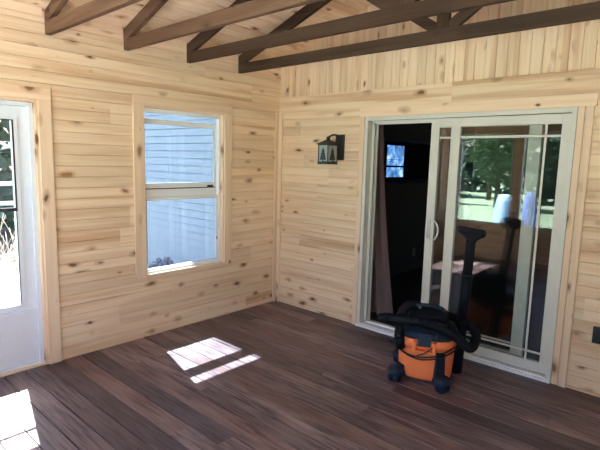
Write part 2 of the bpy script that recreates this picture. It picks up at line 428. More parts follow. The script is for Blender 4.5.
# trims ------------------------------------------------------------------------------
def trim(name, boxes, mat, label, bev=0.0025):
    mb = MB()
    for a, b in boxes: mb.box(a, b, 0, None, bev)
    return structure(mb.build(name, mat), label, 'trim')
trim('trim_1', [((0, 0, 0), (0.065, -0.019, LEDGE - .16)), ((0, -0.019, 0), (0.019, -0.06, LEDGE - .16))], trimw[2], 'upright pine corner boards where the two pine walls meet')
trim('trim_2', [((-0.0, WY0, WZ0 - .012), (0.019, WY0 - 0.098, WZ1)), ((0, WY1, WZ0 - .012), (0.019, WY1 + 0.088, WZ1))], trimw[2], 'upright pine casings beside the white window')
trim('trim_3', [((0, WY0 - 0.098, WZ1), (0.019, WY1 + 0.088, WZ1 + 0.075))], trimw[1], 'pine head casing above the white window')
trim('trim_4', [((0, EY1, 0), (0.019, EY1 + 0.09, EZ1)), ((0, EY0, 0), (0.019, EY0 - 0.09, EZ1))], trimw[2], 'upright pine casing beside the white outside door')
trim('trim_5', [((0, EY1 + 0.09, EZ1), (0.019, EY0 - 0.09, EZ1 + 0.085))], trimw[1], 'pine head casing above the white outside door')
trim('trim_6', [((DX0, 0, 0), (DX0 - 0.055, -0.019, DZ1))], trimw[2], 'narrow upright pine casing left of the sliding door')
trim('trim_7', [((DX1 + 0.002, 0, 0), (DX1 + 0.045, -0.012, DZ1)), ((DX1 + 0.052, 0, 0), (DX1 + 0.102, -0.02, DZ1))], trimw[2], 'double upright pine casing right of the sliding door')
trim('trim_8', [((DX0 - 0.055, 0, DZ1), (DX1 + 0.115, -0.019, 2.122))], trimw[0], 'pine head casing above the sliding door')
fr = []
for a, b in ((0, -0.575), (-0.615, -1.185), (-1.225, -1.79), (-1.83, -2.39), (-2.43, -4.2)): fr.append(((0, a, EAVE - 0.055), (0.018, b, EAVE + 0.004)))
trim('trim_9', fr, trimw[1], 'pine frieze strips between the truss heels under the ceiling')
trim('trim_10', [((0, WY0, WZ0), (-WT, WY0 + 0.012, WZ1)), ((0, WY1, WZ0), (-WT, WY1 - 0.012, WZ1)), ((0, WY0 + .012, WZ1), (-WT, WY1 - .012, WZ1 - 0.012)),
                 ((0, WY0 + .012, WZ0), (-WT, WY1 - .012, WZ0 + 0.012))], trimw[2], 'pine lining boards inside the white window opening', 0.001)
trim('trim_11', [((0, EY1 - 0.018, 0), (-WT, EY1, EZ1)), ((0, EY0, 0), (-WT, EY0 + 0.018, EZ1)), ((0, EY0 + .018, EZ1), (-WT, EY1 - .018, EZ1 - 0.018)), ((-0.001, EY0 + .018, -0.1), (-WT, EY1 - .018, 0.0115))], trimw[2], 'pale pine lining of the outside doorway', 0.001)

# window on wall B -----------------------------------------------------------------------
def frame4(mb, f, a0, a1, b0, b1, w, d0, d1, mi=0, wb=None, wt=None):
    """rectangular frame; f(a,b,d)->3D; w = side width, wb/wt bottom and top widths"""
    wb = w if wb is None else wb; wt = w if wt is None else wt
    def bx(p, q, r, s):
        A = f(p, r, d0); B = f(q, s, d1); mb.box(A, B, mi, None, 0.002)
    bx(a0, a0 + w, b0, b1); bx(a1 - w, a1, b0, b1); bx(a0 + w, a1 - w, b0, b0 + wb); bx(a0 + w, a1 - w, b1 - wt, b1)

win = structure(thing('window_1', 'x', 'x', (-0.07, -1.208, 0.556)), 'white double hung window showing white siding outside', 'window')
fB = lambda a, b, d: (d, a, b)
y0, y1, z0, z1 = WY0 + 0.0125, WY1 - 0.0125, WZ0 + 0.0125, WZ1 - 0.0125
mb = MB(); frame4(mb, fB, y0, y1, z0, z1, 0.014, -0.045, -0.108, wt=0.034, wb=0.012)
mb.box((-0.03, y0, z0 - .002), (-0.045, y1, z0 + 0.02))
mb.build('window_frame', vinyl, win)
mb = MB(); frame4(mb, fB, y0 + 0.014, y1 - 0.014, z0 + 0.012, 1.250, 0.028, -0.05, -0.08, wb=0.022, wt=0.030)
ls = mb.build('lower_sash', vinyl, win)
mb = MB(); mb.box((-0.062, y0 + 0.042, z0 + 0.034), (-0.068, y1 - 0.042, 1.220)); mb.build('pane', glass_low, ls)
mb = MB(); frame4(mb, fB, y0 + 0.014, y1 - 0.014, 1.222, 1.945, 0.032, -0.084, -0.106, wb=0.155, wt=0.045)
us = mb.build('upper_sash', vinyl, win)
mb = MB(); mb.box((-0.092, y0 + 0.046, 1.376), (-0.098, y1 - 0.046, 1.901)); mb.box((-0.092, y0 + 0.014, 1.945), (-0.098, y1 - 0.014, z1 - .034)); mb.build('pane', glass_low, us)
mb = MB(); mb.box((-0.083, y0 + 0.03, 1.322), (-0.086, y1 - 0.03, 1.331)); mb.box((-0.079, y1 - 0.13, 1.328), (-0.086, y1 - 0.06, 1.35))
mb.build('weather_strip', black_rubber, us)
mb = MB(); mb.box((-0.05, y1 - 0.040, 0.80), (-0.045, y1 - 0.032, 0.83)); mb.build('latch', black_rubber, ls)

# white outside door -----------------------------------------------------------------------
dr = structure(thing('door_1', 'x', 'x', (-0.07, -3.14, 0)), 'white glazed outside door at the left edge with a solid kick panel', 'door')
ya, yb = EY0 + 0.019, EY1 - 0.019
mb = MB(); frame4(mb, fB, ya, yb, 0.012, EZ1 - 0.02, 0.03, -0.035, -0.11, wb=0.012, wt=0.03); mb.build('door_frame', door_white, dr)
mb = MB()
frame4(mb, fB, ya + 0.032, yb - 0.032, 0.026, EZ1 - 0.052, 0.105, -0.06, -0.1, wb=0.47, wt=0.10)
frame4(mb, fB, ya + 0.10, yb - 0.10, 0.475, EZ1 - 0.13, 0.03, -0.05, -0.06, wb=0.022, wt=0.02)
mb.box((-0.035, ya + 0.032, 0.428), (-0.06, yb - 0.032, 0.446), 0, None, 0.004)
leaf = mb.build('door_leaf', door_white, dr)
mb = MB(); frame4(mb, fB, ya + 0.128, yb - 0.128, 1.196, EZ1 - 0.148, 0.010, -0.048, -0.058, wb=0.026, wt=0.008); mb.build('screen_frame', black_frame, dr)
mb = MB(); mb.box((-0.078, ya + 0.13, 0.49), (-0.084, yb - 0.13, EZ1 - 0.15)); mb.build('pane', glass_thin, dr)
mb = MB(); mb.box((-0.092, ya + 0.13, 1.2), (-0.0925, yb - 0.13, EZ1 - 0.15)); mb.build('insect_screen', screen_mat, dr)
mb = MB(); mb.box((-0.052, yb - 0.137, 0.498), (-0.06, yb - 0.131, 1.196)); mb.build('glazing_bead', black_frame, dr)

# unseen right window, added to let in daylight, and the rear windows -----------------------------------------------
for i, h in enumerate(RW):
    w = structure(thing('window_%d' % (i + 2), 'x', 'x', (RX, (h[0] + h[1]) / 2, h[2])), 'added white window for daylight, unseen, in the wall facing the white outside door', 'window')
    mb = MB(); frame4(mb, lambda a, b, d: (RX + d, a, b), h[0], h[1], h[2], h[3], 0.045, 0.03, 0.1); mb.build('window_frame', vinyl, w)
    mb = MB(); mb.box((RX + 0.06, h[0] + .044, h[2] + .044), (RX + 0.066, h[1] - .044, h[3] - .044)); mb.build('pane', glass_thin, w)
for i, h in enumerate(FW):
    w = structure(thing('window_%d' % (i + 3), 'x', 'x', ((h[0] + h[1]) / 2, RY, h[2])), 'white picture window of the wall reflected in the sliding door', 'window')  # the last one is unseen, added for more light
    mb = MB(); frame4(mb, lambda a, b, d: (a, RY - d, b), h[0], h[1], h[2], h[3], 0.03, 0.03, 0.1); mb.build('window_frame', vinyl, w)
    mb = MB(); mb.box((h[0] + .029, RY - 0.06, h[2] + .029), (h[1] - .029, RY - 0.066, h[3] - .029)); mb.build('pane', glass_thin, w)

for i, (sg, X) in enumerate(((1, 0), (-1, RX))):  # added gable panes, out of view, to brighten ceiling and sliding door wall
    w = structure(thing('window_%d' % (i + 6), 'x', 'x', (X + sg * 1.2, RY, GZ)), 'added gable pane for ceiling light, unseen, above the picture windows opposite the sliding door', 'window')
    mb = MB(); mb.prism([(X + sg * 0.5, RY - .06, GZ), (X + sg * (RIDGE - .06), RY - .06, GZ), (X + sg * (RIDGE - .06), RY - .06, roof_z(RIDGE - .06) - .06), (X + sg * .5, RY - .06, roof_z(.5) - .06)], (0, -.006, 0)); mb.build('pane', glass_thin, w)
# sliding door -------------------------------------------------------------------------------
sd = structure(thing('door_2', 'x', 'x', (2.04, 0.07, 0)), 'almond framed sliding glass door standing half open', 'door')
fA = lambda a, b, d: (a, d, b)
mb = MB()
frame4(mb, fA, DX0 + .001, DX1 - .001, -0.01, DZ1 - .001, 0.034, -0.012, 0.15, wb=0.03, wt=0.034)
for yy in (0.066, 0.128):       # track ribs of the jambs and the head
    mb.box((DX0 + 0.035, yy, 0.02), (DX0 + 0.062, yy + 0.012, DZ1 - 0.04)); mb.box((DX0 + 0.035, yy, DZ1 - 0.036), (DX1 - 0.035, yy + 0.012, DZ1 - 0.062))
mb.build('door_frame', vinyl_beige, sd)
mb = MB(); mb.box((DX0 + .036, -0.012, 0.02), (DX1 - .036, 0.15, 0.03)); mb.box((DX0 + .036, 0.066, 0.03), (DX1 - .036, 0.074, 0.045))
mb.box((DX0 - 0.0, -0.035, 0.001), (DX1 + 0.0, -0.012, 0.024), 0, None, 0.004); mb.build('sill_track', vinyl, sd)
def panel(name, x0, x1, yc, st, sr, tr, br, vert, parent):
    z0, z1 = 0.046, DZ1 - 0.04
    mb = MB()
    y0, y1 = yc - 0.02, yc + 0.02
    mb.box((x0, y0, z0), (x0 + st, y1, z1), 0, None, 0.003); mb.box((x1 - sr, y0, z0), (x1, y1, z1), 0, None, 0.003)
    mb.box((x0 + st, y0, z1 - tr), (x1 - sr, y1, z1), 0, None, 0.003); mb.box((x0 + st, y0, z0), (x1 - sr, y1, z0 + br), 0, None, 0.003)
    p = mb.build(name, vinyl_beige, parent)
    mb = MB(); mb.box((x0 + st, yc - 0.008, z0 + br), (x1 - sr, yc + 0.008, z1 - tr)); mb.build('pane', glass, p)
    mb = MB()
    for zz in (z1 - tr - 0.086, z0 + br + 0.07): mb.box((x0 + st, yc - 0.0125, zz - 0.008), (x1 - sr, yc - 0.0085, zz + 0.008))
    mb.box((vert - 0.008, yc - 0.0125, z0 + br), (vert + 0.008, yc - 0.0085, z1 - tr)); mb.build('grille_bar', vinyl_beige, p)
    return p
panel('fixed_panel', 2.0, 2.896, 0.035, 0.08, 0.062, 0.07, 0.075, 2.73, sd)
sp = panel('sliding_panel', 1.785, 2.685, 0.105, 0.078, 0.092, 0.07, 0.075, 1.985, sd)
mb = MB()
mb.box((1.79, 0.085, 0.94), (1.832, 0.072, 1.13), 0, None, 0.004)
mb.tube(spline([(1.812, 0.074, 0.965), (1.816, 0.052, 0.975), (1.818, 0.044, 1.03), (1.816, 0.052, 1.095), (1.812, 0.074, 1.105)], 6), 0.008, 8)
mb.box((1.798, 0.0722, 0.99), (1.818, 0.066, 1.08), 0, None, 0.002)
mb.tube(spline([(1.852, .082, 1.115), (1.885, .072, 1.105), (1.907, .068, 1.07), (1.913, .067, 1.03), (1.907, .068, .99), (1.885, .072, .955), (1.852, .082, .945)], 6), 0.008, 8)
mb.build('handle', pewter, sp)

# ------------------------------------------------------------------ dark room behind the sliding door
HX0, HX1, HY0, HY1, HZ = 0.29, 4.9, 0.151, 4.7, 2.44
def room_box(name, a, b, mat, label, cat):
    mb = MB(); mb.box(a, b); structure(mb.build(name, mat), label, cat)
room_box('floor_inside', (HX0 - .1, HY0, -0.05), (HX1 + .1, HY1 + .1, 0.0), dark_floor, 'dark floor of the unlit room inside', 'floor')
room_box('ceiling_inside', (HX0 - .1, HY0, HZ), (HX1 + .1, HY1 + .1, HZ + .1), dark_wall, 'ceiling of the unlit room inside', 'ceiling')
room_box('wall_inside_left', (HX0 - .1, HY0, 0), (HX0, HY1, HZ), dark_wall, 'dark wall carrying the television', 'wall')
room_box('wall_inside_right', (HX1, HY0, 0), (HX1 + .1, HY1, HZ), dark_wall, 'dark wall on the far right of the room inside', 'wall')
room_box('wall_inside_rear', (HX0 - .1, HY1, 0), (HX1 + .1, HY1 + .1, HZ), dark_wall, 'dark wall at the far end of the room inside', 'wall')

tv = thing('television', 'black wall-mounted television with a painted blue window reflection on its screen, seen through the open door', 'television', (HX0, 2.36, 1.33))
mb = MB(); mb.box((HX0 + 0.03, 1.56, 1.345), (HX0 + 0.085, 2.88, 1.935), 0, None, 0.008); tvb = mb.build('casing', tv_body, tv)
mb = MB(); mb.box((HX0 + 0.0855, 1.595, 1.385), (HX0 + 0.088, 2.845, 1.895)); scr = mb.build('screen', tv_gloss, tv)
mb = MB()  # sash-shaped glowing panels, a window reflection painted onto the screen
for (a, b, c, d) in ((1.655, 1.85, 1.66, 1.845), (1.86, 2.085, 1.66, 1.845), (1.655, 2.085, 1.58, 1.655), (1.655, 2.085, 1.425, 1.555)):
    mb.box((HX0 + 0.0882, a, c), (HX0 + 0.0895, b, d))
scr_refl = mb.build('painted_reflection', tv_refl, scr); scr_refl['label'] = 'painted blue window reflection'
mb = MB(); mb.box((HX0, 2.2, 1.5), (HX0 + 0.03, 2.55, 1.8)); mb.build('wall_bracket', black_rubber, tv)
ou = thing('wall_outlet', 'small pale wall outlet low on the dark inside wall below the television', 'outlet', (HX0, 2.69, 0.27))
mb = MB(); mb.box((HX0, 2.652, 0.205), (HX0 + 0.007, 2.728, 0.33), 0, None, 0.002); mb.build('cover_plate', outlet_grey, ou)
for zz in (0.24, 0.295):
    mb = MB(); mb.box((HX0 + 0.0072, 2.675, zz - .016), (HX0 + 0.009, 2.705, zz + .016)); mb.build('socket', outlet_grey, ou)

# curtain
cu = thing('curtain', 'mauve curtain hanging just inside the left jamb of the sliding door', 'curtain', (1.0, 0.30, 0.04))
mb = MB(); nu, nv = 64, 20; grid = []
for j in range(nv + 1):
    v = j / nv; z = 2.10 - v * 2.045; row = []
    xr = 1.16 + 0.215 * v ** 1.6; xl = 0.80
    for i in range(nu + 1):
        u = i / nu; x = xl + (xr - xl) * u
        row.append(mb.bm.verts.new((x, 0.30 + (0.026 + 0.012 * v) * math.sin(u * 2 * math.pi * 5 + 0.5 * v) + 0.01 * math.sin(u * 31 + 3 * v), z)))
    grid.append(row)
fs = [mb.bm.faces.new([grid[j][i], grid[j][i + 1], grid[j + 1][i + 1], grid[j + 1][i]]) for j in range(nv) for i in range(nu)]
for f in fs: f.smooth = True
bmesh.ops.solidify(mb.bm, geom=fs, thickness=0.003)
mb.build('cloth', curtain_mat, cu)
mb = MB(); mb.tube([(0.72, 0.30, 2.13), (3.2, 0.30, 2.13)], 0.012, 10)
for x in (0.76, 3.15): mb.box((x - .01, 0.151, 2.12), (x + .01, 0.30, 2.14))
mb.build('curtain_rod', black_rubber, cu)

# ------------------------------------------------------------------ trusses
TY = [-0.595, -1.205, -1.81, -2.41]
TL = ['dark stained roof truss closest to the vertical board gable', 'dark stained roof truss second out from the vertical board gable',
      'dark stained roof truss third out from the vertical board gable', 'dark stained roof truss farthest from the gable, at the upper left corner']
def make_truss(yf, label, tone):
    t = thing('roof_truss', label, 'roof truss', (RIDGE, yf + 0.019, 2.46), 'dark timber roof trusses')
    th = (0, 0.038, 0); BZ0, BZ1 = 2.463, 2.553; E0 = EAVE - 0.012
    ch = 0.096
    for sg, X in ((1, 0.004), (-1, RX - 0.004)):
        q = lambda x, z: (X + sg * x, yf, z)
        zt = lambda x: E0 + SL * x
        L = RIDGE - 0.004
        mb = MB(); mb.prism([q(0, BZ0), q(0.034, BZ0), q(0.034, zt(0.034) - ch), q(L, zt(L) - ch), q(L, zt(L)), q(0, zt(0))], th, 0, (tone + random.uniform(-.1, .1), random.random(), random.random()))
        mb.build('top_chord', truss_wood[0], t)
    q = lambda x, z: (x, yf, z)
    zt = lambda x: E0 + SL * x
    xs = (BZ1 - E0 + ch) / SL
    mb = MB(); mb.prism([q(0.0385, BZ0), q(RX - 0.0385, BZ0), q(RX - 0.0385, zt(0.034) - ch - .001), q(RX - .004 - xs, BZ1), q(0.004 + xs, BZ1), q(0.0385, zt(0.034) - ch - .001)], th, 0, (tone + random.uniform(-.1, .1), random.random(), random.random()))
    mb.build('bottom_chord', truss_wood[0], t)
    zk = zt(RIDGE - 0.045) - ch
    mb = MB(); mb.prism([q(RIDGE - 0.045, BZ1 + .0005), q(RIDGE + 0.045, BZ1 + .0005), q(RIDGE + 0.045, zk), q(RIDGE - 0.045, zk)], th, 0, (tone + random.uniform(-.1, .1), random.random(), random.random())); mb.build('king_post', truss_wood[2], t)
    for sg in (-1, 1):
        w = lambda x, z: (RIDGE + sg * x, yf, z)
        zc = lambda d: zt(RIDGE - .004 - d) - ch - .001
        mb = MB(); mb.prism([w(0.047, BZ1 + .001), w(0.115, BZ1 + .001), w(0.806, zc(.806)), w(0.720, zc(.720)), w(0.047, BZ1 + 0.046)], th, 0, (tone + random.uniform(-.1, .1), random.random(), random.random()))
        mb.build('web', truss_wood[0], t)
    return t
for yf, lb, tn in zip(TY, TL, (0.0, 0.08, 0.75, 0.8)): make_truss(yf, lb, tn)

# ------------------------------------------------------------------ wall lantern
LX, LY = 0.833, -0.160
la = thing('wall_lantern', 'dark metal wall lantern with pine tree cutouts on frosted glass', 'lantern', (0.865, 0, 1.7))
mb = MB(); mb.box((0.815, -0.001, 1.628), (0.915, -0.022, 1.876), 0, None, 0.004); mb.build('back_plate', lantern_metal, la)
mb = MB()
mb.tube(spline([(0.866, -0.02, 1.845), (0.862, -0.07, 1.868), (0.852, -0.12, 1.866), (LX, LY, 1.842)], 6), 0.009, 8)
mb.lathe([(0.016, 1.815), (0.022, 1.83), (0.012, 1.85)], (LX, LY, 0), 12)
mb.build('arm', lantern_metal, la)
mb = MB(); hx, hy = 0.061, 0.076; zb, zt = 1.592, 1.772
def sq(e, z): return [(LX - hx - e, LY - hy - e, z), (LX + hx + e, LY - hy - e, z), (LX + hx + e, LY + hy + e, z), (LX - hx - e, LY + hy + e, z)]
mb.rings([sq(.012, zt), sq(.014, zt + .007), sq(-0.036, zt + .036), sq(-0.045, zt + .044)], 0, True, False)
mb.build('lantern_roof', lantern_metal, la)
mb = MB(); pw = .007
for sx in (-1, 1):
    for sy in (-1, 1): mb.box((LX + sx * hx, LY + sy * hy, zb), (LX + sx * (hx - pw), LY + sy * (hy - pw), zt))
for z in (zb, zt - .008):
    for sx in (-1, 1):
        mb.box((LX + sx * hx, LY - hy, z), (LX + sx * (hx - .006), LY + hy, z + .008)); mb.box((LX - hx, LY + sx * hy, z), (LX + hx, LY + sx * (hy - .006), z + .008))
mb.box((LX - hx - .003, LY - hy - .003, zb - .008), (LX + hx + .003, LY + hy + .003, zb))
# pine tree silhouettes cut in sheet metal, one per visible face
def tree_cut(f):
    mb.prism([f(-0.005, .008), f(.005, .008), f(.005, .034), f(.040, .034), f(.026, .058), f(.034, .058), f(.020, .085), f(.027, .085), f(.013, .112), f(.019, .112), f(0, .152),
              f(-.019, .112), f(-.013, .112), f(-.027, .085), f(-.020, .085), f(-.034, .058), f(-.026, .058), f(-.040, .034), f(-.005, .034)], f.off)
    mb.prism([f(-.053, .006), f(.053, .006), f(.053, .018), f(.02, .024), f(-.02, .015), f(-.053, .020)], f.off)
def face_f(kind):
    def f(a, b):
        if kind == 'front': return (LX + a, LY - hy + .004, zb + b)
        return (LX + (hx - .004 if kind == 'right' else -hx + .004), LY + a * 1.15, zb + b)
    f.off = {'front': (0, -.003, 0), 'right': (.003, 0, 0), 'left': (-.003, 0, 0)}[kind]; return f
for kx in ('front', 'right', 'left'): tree_cut(face_f(kx))
mb.build('cage', lantern_metal, la)
for s_ in (-1, 1):
    mb = MB(); mb.box((LX + s_ * (hx - .0055), LY - hy + .008, zb + .006), (LX + s_ * (hx - .0085), LY + hy - .008, zt - .006)); mb.build('frosted_pane', frosted, la)
    mb = MB(); mb.box((LX - hx + .009, LY + s_ * (hy - .0055), zb + .006), (LX + hx - .009, LY + s_ * (hy - .0085), zt - .006)); mb.build('frosted_pane', frosted, la)

# ------------------------------------------------------------------ black outlet right of the door
ob = thing('outlet_cover', 'black outlet cover on the pine wall right of the sliding door', 'outlet', (3.22, 0, 0.45))
mb = MB(); mb.box((3.168, -0.0005, 0.39), (3.285, -0.026, 0.508), 0, None, 0.006); pl = mb.build('cover_plate', outlet_black, ob)
for xx in (3.2, 3.254):
    mb = MB(); mb.box((xx - .02, -0.0265, 0.41), (xx + .02, -0.033, 0.488), 0, None, 0.004); fl = mb.build('socket_flap', outlet_black, ob)
    mb = MB(); mb.box((xx - .012, -0.0332, 0.444), (xx + .012, -0.036, 0.454)); mb.build('flap_lip', outlet_black, fl)

# ------------------------------------------------------------------ shop vacuum
VC = Vector((2.19, -0.575, 0)); VA = math.radians(-68)
fwd = Vector((math.cos(VA), math.sin(VA), 0)); rgt = Vector((-fwd.y, fwd.x, 0))   # front and right hand directions of the machine
va = thing('shop_vacuum', 'orange wet and dry shop vacuum with black hose wound over its lid', 'vacuum cleaner', VC)
def sup(r, z, n=2.7, seg=48, c=VC):
    out = []
    for k in range(seg):
        a = 2 * math.pi * k / seg; ca, sa = math.cos(a), math.sin(a)
        rr = r * (abs(ca) ** n + abs(sa) ** n) ** (-1 / n)
        out.append(c + fwd * (rr * ca) + rgt * (rr * sa) + Vector((0, 0, z)))
    return out
mb = MB(); mb.rings([sup(.172, .045), sup(.186, .05), sup(.195, .07), sup(.205, .24), sup(.208, .292), sup(.217, .296), sup(.220, .303), sup(.220, .348), sup(.215, .356), sup(.195, .357)])
drum = mb.build('drum', orange, va)
mb = MB()   # carrying grip in the drum's rim
for s_ in (-1, 1):
    mb.hexa([VC + fwd * p + rgt * (s_ * q) + Vector((0, 0, z)) for (p, q, z) in ((.205, .06, .265), (.242, .06, .27), (.242, .078, .27), (.205, .078, .265), (.205, .055, .352), (.248, .055, .352), (.248, .078, .352), (.205, .078, .352))])
mb.hexa([VC + fwd * p + rgt * q + Vector((0, 0, z)) for (p, q, z) in ((.212, -.066, .265), (.240, -.066, .27), (.240, .066, .27), (.212, .066, .265), (.212, -.066, .285), (.246, -.066, .289), (.246, .066, .289), (.212, .066, .285))])
bmesh.ops.recalc_face_normals(mb.bm, faces=mb.bm.faces[:])
mb.build('carrying_grip', orange, drum)
mb = MB(); mb.rings([sup(.195, .357), sup(.218, .359), sup(.222, .367), sup(.220, .385), sup(.205, .408), sup(.17, .43, 2.4), sup(.155, .437, 2.2), sup(.10, .438, 2)])
lid = mb.build('lid', navy_black, va)
mb = MB(); mb.rings([sup(.14, .438, 2.2), sup(.148, .448, 2.2), sup(.15, .48, 2.2), sup(.145, .488, 2.2), sup(.152, .492, 2.2), sup(.152, .502, 2.2), sup(.13, .528, 2.1), sup(.09, .543, 2), sup(.04, .548, 2), sup(.01, .549, 2)])
head = mb.build('motor_head', hose_black, va)
mb = MB(); hp = [VC + rgt * s + Vector((0, 0, z)) + fwd * .03 for s, z in ((-.12, .50), (-.105, .545), (-.06, .562), (0, .566), (.06, .562), (.105, .545), (.12, .50))]
mb.tube(spline(hp, 6), .015, 10); mb.build('carry_handle', navy_black, head)
mb = MB(); mb.lathe([(.012, 0), (.012, .012), (.005, .014)], VC + fwd * .05 + rgt * (-.06) + Vector((0, 0, .540)), 12); sw = mb.build('switch', steel, head)
mb = MB()   # front latch
mb.hexa([VC + fwd * p + rgt * q + Vector((0, 0, z)) for (p, q, z) in ((.221, -.045, .315), (.243, -.045, .32), (.243, .045, .32), (.221, .045, .315), (.205, -.05, .415), (.228, -.05, .41), (.228, .05, .41), (.205, .05, .415))])
mb.build('latch', navy_black, va)
# casters: post on the drum side, domed fork, twin wheel
for ang in (-116, -37, 102, 165):
    a = math.radians(ang); d = Vector((math.cos(a), math.sin(a), 0)); sd_ = Vector((-d.y, d.x, 0)); rc = .272
    mb = MB()
    tz = .275 if ang == -37 else .13
    mb.hexa([VC + d * p + sd_ * q + Vector((0, 0, z)) for (p, q, z) in ((.185, -.038, .05), (.236, -.038, .05), (.236, .038, .05), (.185, .038, .05), (.198, -.031, tz), (.232, -.031, tz), (.232, .031, tz), (.198, .031, tz))])
    mb.rings([[VC + d * (rc - .008) + Vector((math.cos(t) * r, math.sin(t) * r, z)) for t in [k * math.pi / 12 for k in range(24)]] for r, z in ((.060, .066), (.068, .07), (.068, .086), (.058, .104), (.036, .117), (.01, .122))])
    ca = mb.build('caster', navy_black, va)
    roll = Vector((math.cos(a + 0.6), math.sin(a + 0.6), 0)); axis = roll.cross(Vector((0, 0, 1)))
    mb = MB()
    mb.lathe([(.01, -.044), (.036, -.043), (.047, -.03), (.047, -.005), (.039, -.003), (.039, .003), (.047, .005), (.047, .03), (.036, .043), (.01, .044)], VC + d * rc + Vector((0, 0, .0472)), 28, 0, axis)
    mb.build('wheel', navy_black, ca)

# hose: from the front port up over the lid, round the back, down the right and across the front
HP = [(2.095, -0.815, 0.315), (2.096, -0.832, 0.37), (2.095, -0.83, 0.44), (2.085, -0.80, 0.505), (2.082, -0.74, 0.548), (2.09, -0.66, 0.562), (2.07, -0.55, 0.535), (2.045, -0.45, 0.49), (2.08, -0.36, 0.45),
      (2.17, -0.29, 0.42), (2.28, -0.255, 0.40), (2.38, -0.26, 0.375), (2.462, -0.325, 0.34), (2.495, -0.42, 0.31), (2.505, -0.50, 0.295), (2.495, -0.58, 0.325), (2.453, -0.66, 0.405), (2.395, -0.74, 0.462), (2.31, -0.815, 0.502), (2.21, -0.87, 0.515), (2.12, -0.895, 0.51), (2.05, -0.895, 0.50)]
path = spline(HP, 22); nP = len(path)
dist = [0]
for p, q in zip(path, path[1:]): dist.append(dist[-1] + (q - p).length)
# resample evenly so that the ribs are regular
def at_len(L):
    for i in range(1, nP):
        if dist[i] >= L: t = (L - dist[i - 1]) / max(1e-9, dist[i] - dist[i - 1]); return path[i - 1].lerp(path[i], t)
    return path[-1]
step = .0032; cnt = int(dist[-1] / step); ev = [at_len(i * step) for i in range(cnt + 1)]
mb = MB(); mb.tube(ev, lambda f: .033 + .003 * math.sin(f * cnt * 2 * math.pi / 4), 12)
hose = mb.build('hose', hose_black, va)
mb = MB(); e = ev[-1]; dd = (ev[-1] - ev[-6]).normalized()
mb.tube([e - dd * .01, e + dd * .05], .036, 14); mb.tube([e + dd * .05, e + dd * .10], lambda f: .031 - .004 * f, 14)
mb.build('hose_cuff', hose_black, hose)
mb = MB(); e = ev[0]; dd = (ev[0] - ev[6]).normalized()
mb.tube([e - dd * .05, e + dd * .045], .037, 14); mb.build('hose_cuff', hose_black, hose)
# power cord: loops round the drum, a loose strand down from the lid, plug on the left
def around(a, r, z):
    a = math.radians(a); return VC + Vector((math.cos(a) * r, math.sin(a) * r, z))
pts = [around(-215, 0.260, 0.260), around(-190, 0.248, 0.255), around(-165, 0.242, 0.255), around(-140, 0.244, 0.245), around(-118, 0.247, 0.252), around(-95, 0.248, 0.235), around(-75, 0.247, 0.225), around(-55, 0.248, 0.235), around(-35, 0.250, 0.255), around(-15, 0.246, 0.280), around(5, 0.246, 0.290), around(30, 0.250, 0.300)]
mb = MB(); mb.tube(spline(pts, 8), .006, 8)
pts2 = [around(-135, 0.252, 0.280), around(-115, 0.251, 0.258), around(-95, 0.251, 0.242), around(-75, 0.251, 0.242), around(-55, 0.253, 0.255), around(-35, 0.253, 0.282), around(-10, 0.246, 0.310)]
mb.tube(spline(pts2, 8), .005, 8)
pts3 = [around(-45, 0.215, 0.420), around(-48, 0.238, 0.370), around(-55, 0.250, 0.320), around(-65, 0.252, 0.280), around(-78, 0.253, 0.250)]
mb.tube(spline(pts3, 8), .0045, 8)
cord = mb.build('power_cord', cord_black, va)
mb = MB(); p0 = around(-140, 0.250, 0.245); mb.tube([around(-150, 0.260, 0.245), around(-158, 0.295, 0.240), around(-163, 0.330, 0.235)], .015, 8); mb.build('plug', cord_black, cord)

# extension wand standing behind the drum, floor nozzle upwards
WB = Vector((2.334, -0.328, 0.0)); WTp = Vector((2.404, -0.40, 1.105))
wd = thing('extension_wand', 'black vacuum wand standing upright with its floor nozzle upwards behind the orange vacuum', 'vacuum wand', WB)
mb = MB(); L = lambda f: WB.lerp(WTp, f)
mb.tube([L(0.002), L(.03), L(.05), L(.36), L(.37)], lambda f: .041, 16); mb.tube([L(.36), L(.40)], .046, 16); mb.tube([L(.40), L(.70)], .039, 16); mb.tube([L(.70), L(.73)], .042, 16); mb.tube([L(.73), L(.97)], .035, 16)
mb.build('tube', hose_black, wd)
nd = Vector((0.93, 0.10, -0.06)).normalized(); nb = Vector((0.1, -0.93, 0.22)).normalized()
mb = MB()
def nozz(hw, hd, z, sh=0): 
    c = WTp + Vector((0, 0, z)) + nb * sh
    return [c + nd * a * hw + nb * b * hd for a, b in ((-1, -.7), (-.93, -1), (.93, -1), (1, -.7), (1, .7), (.93, 1), (-.93, 1), (-1, .7))]
mb.rings([nozz(.034, .034, -.04), nozz(.05, .040, -.02), nozz(.088, .040, .0), nozz(.094, .044, .018), nozz(.094, .044, .044), nozz(.088, .038, .048)], 0, True, False)
mb.build('floor_nozzle', hose_black, wd)

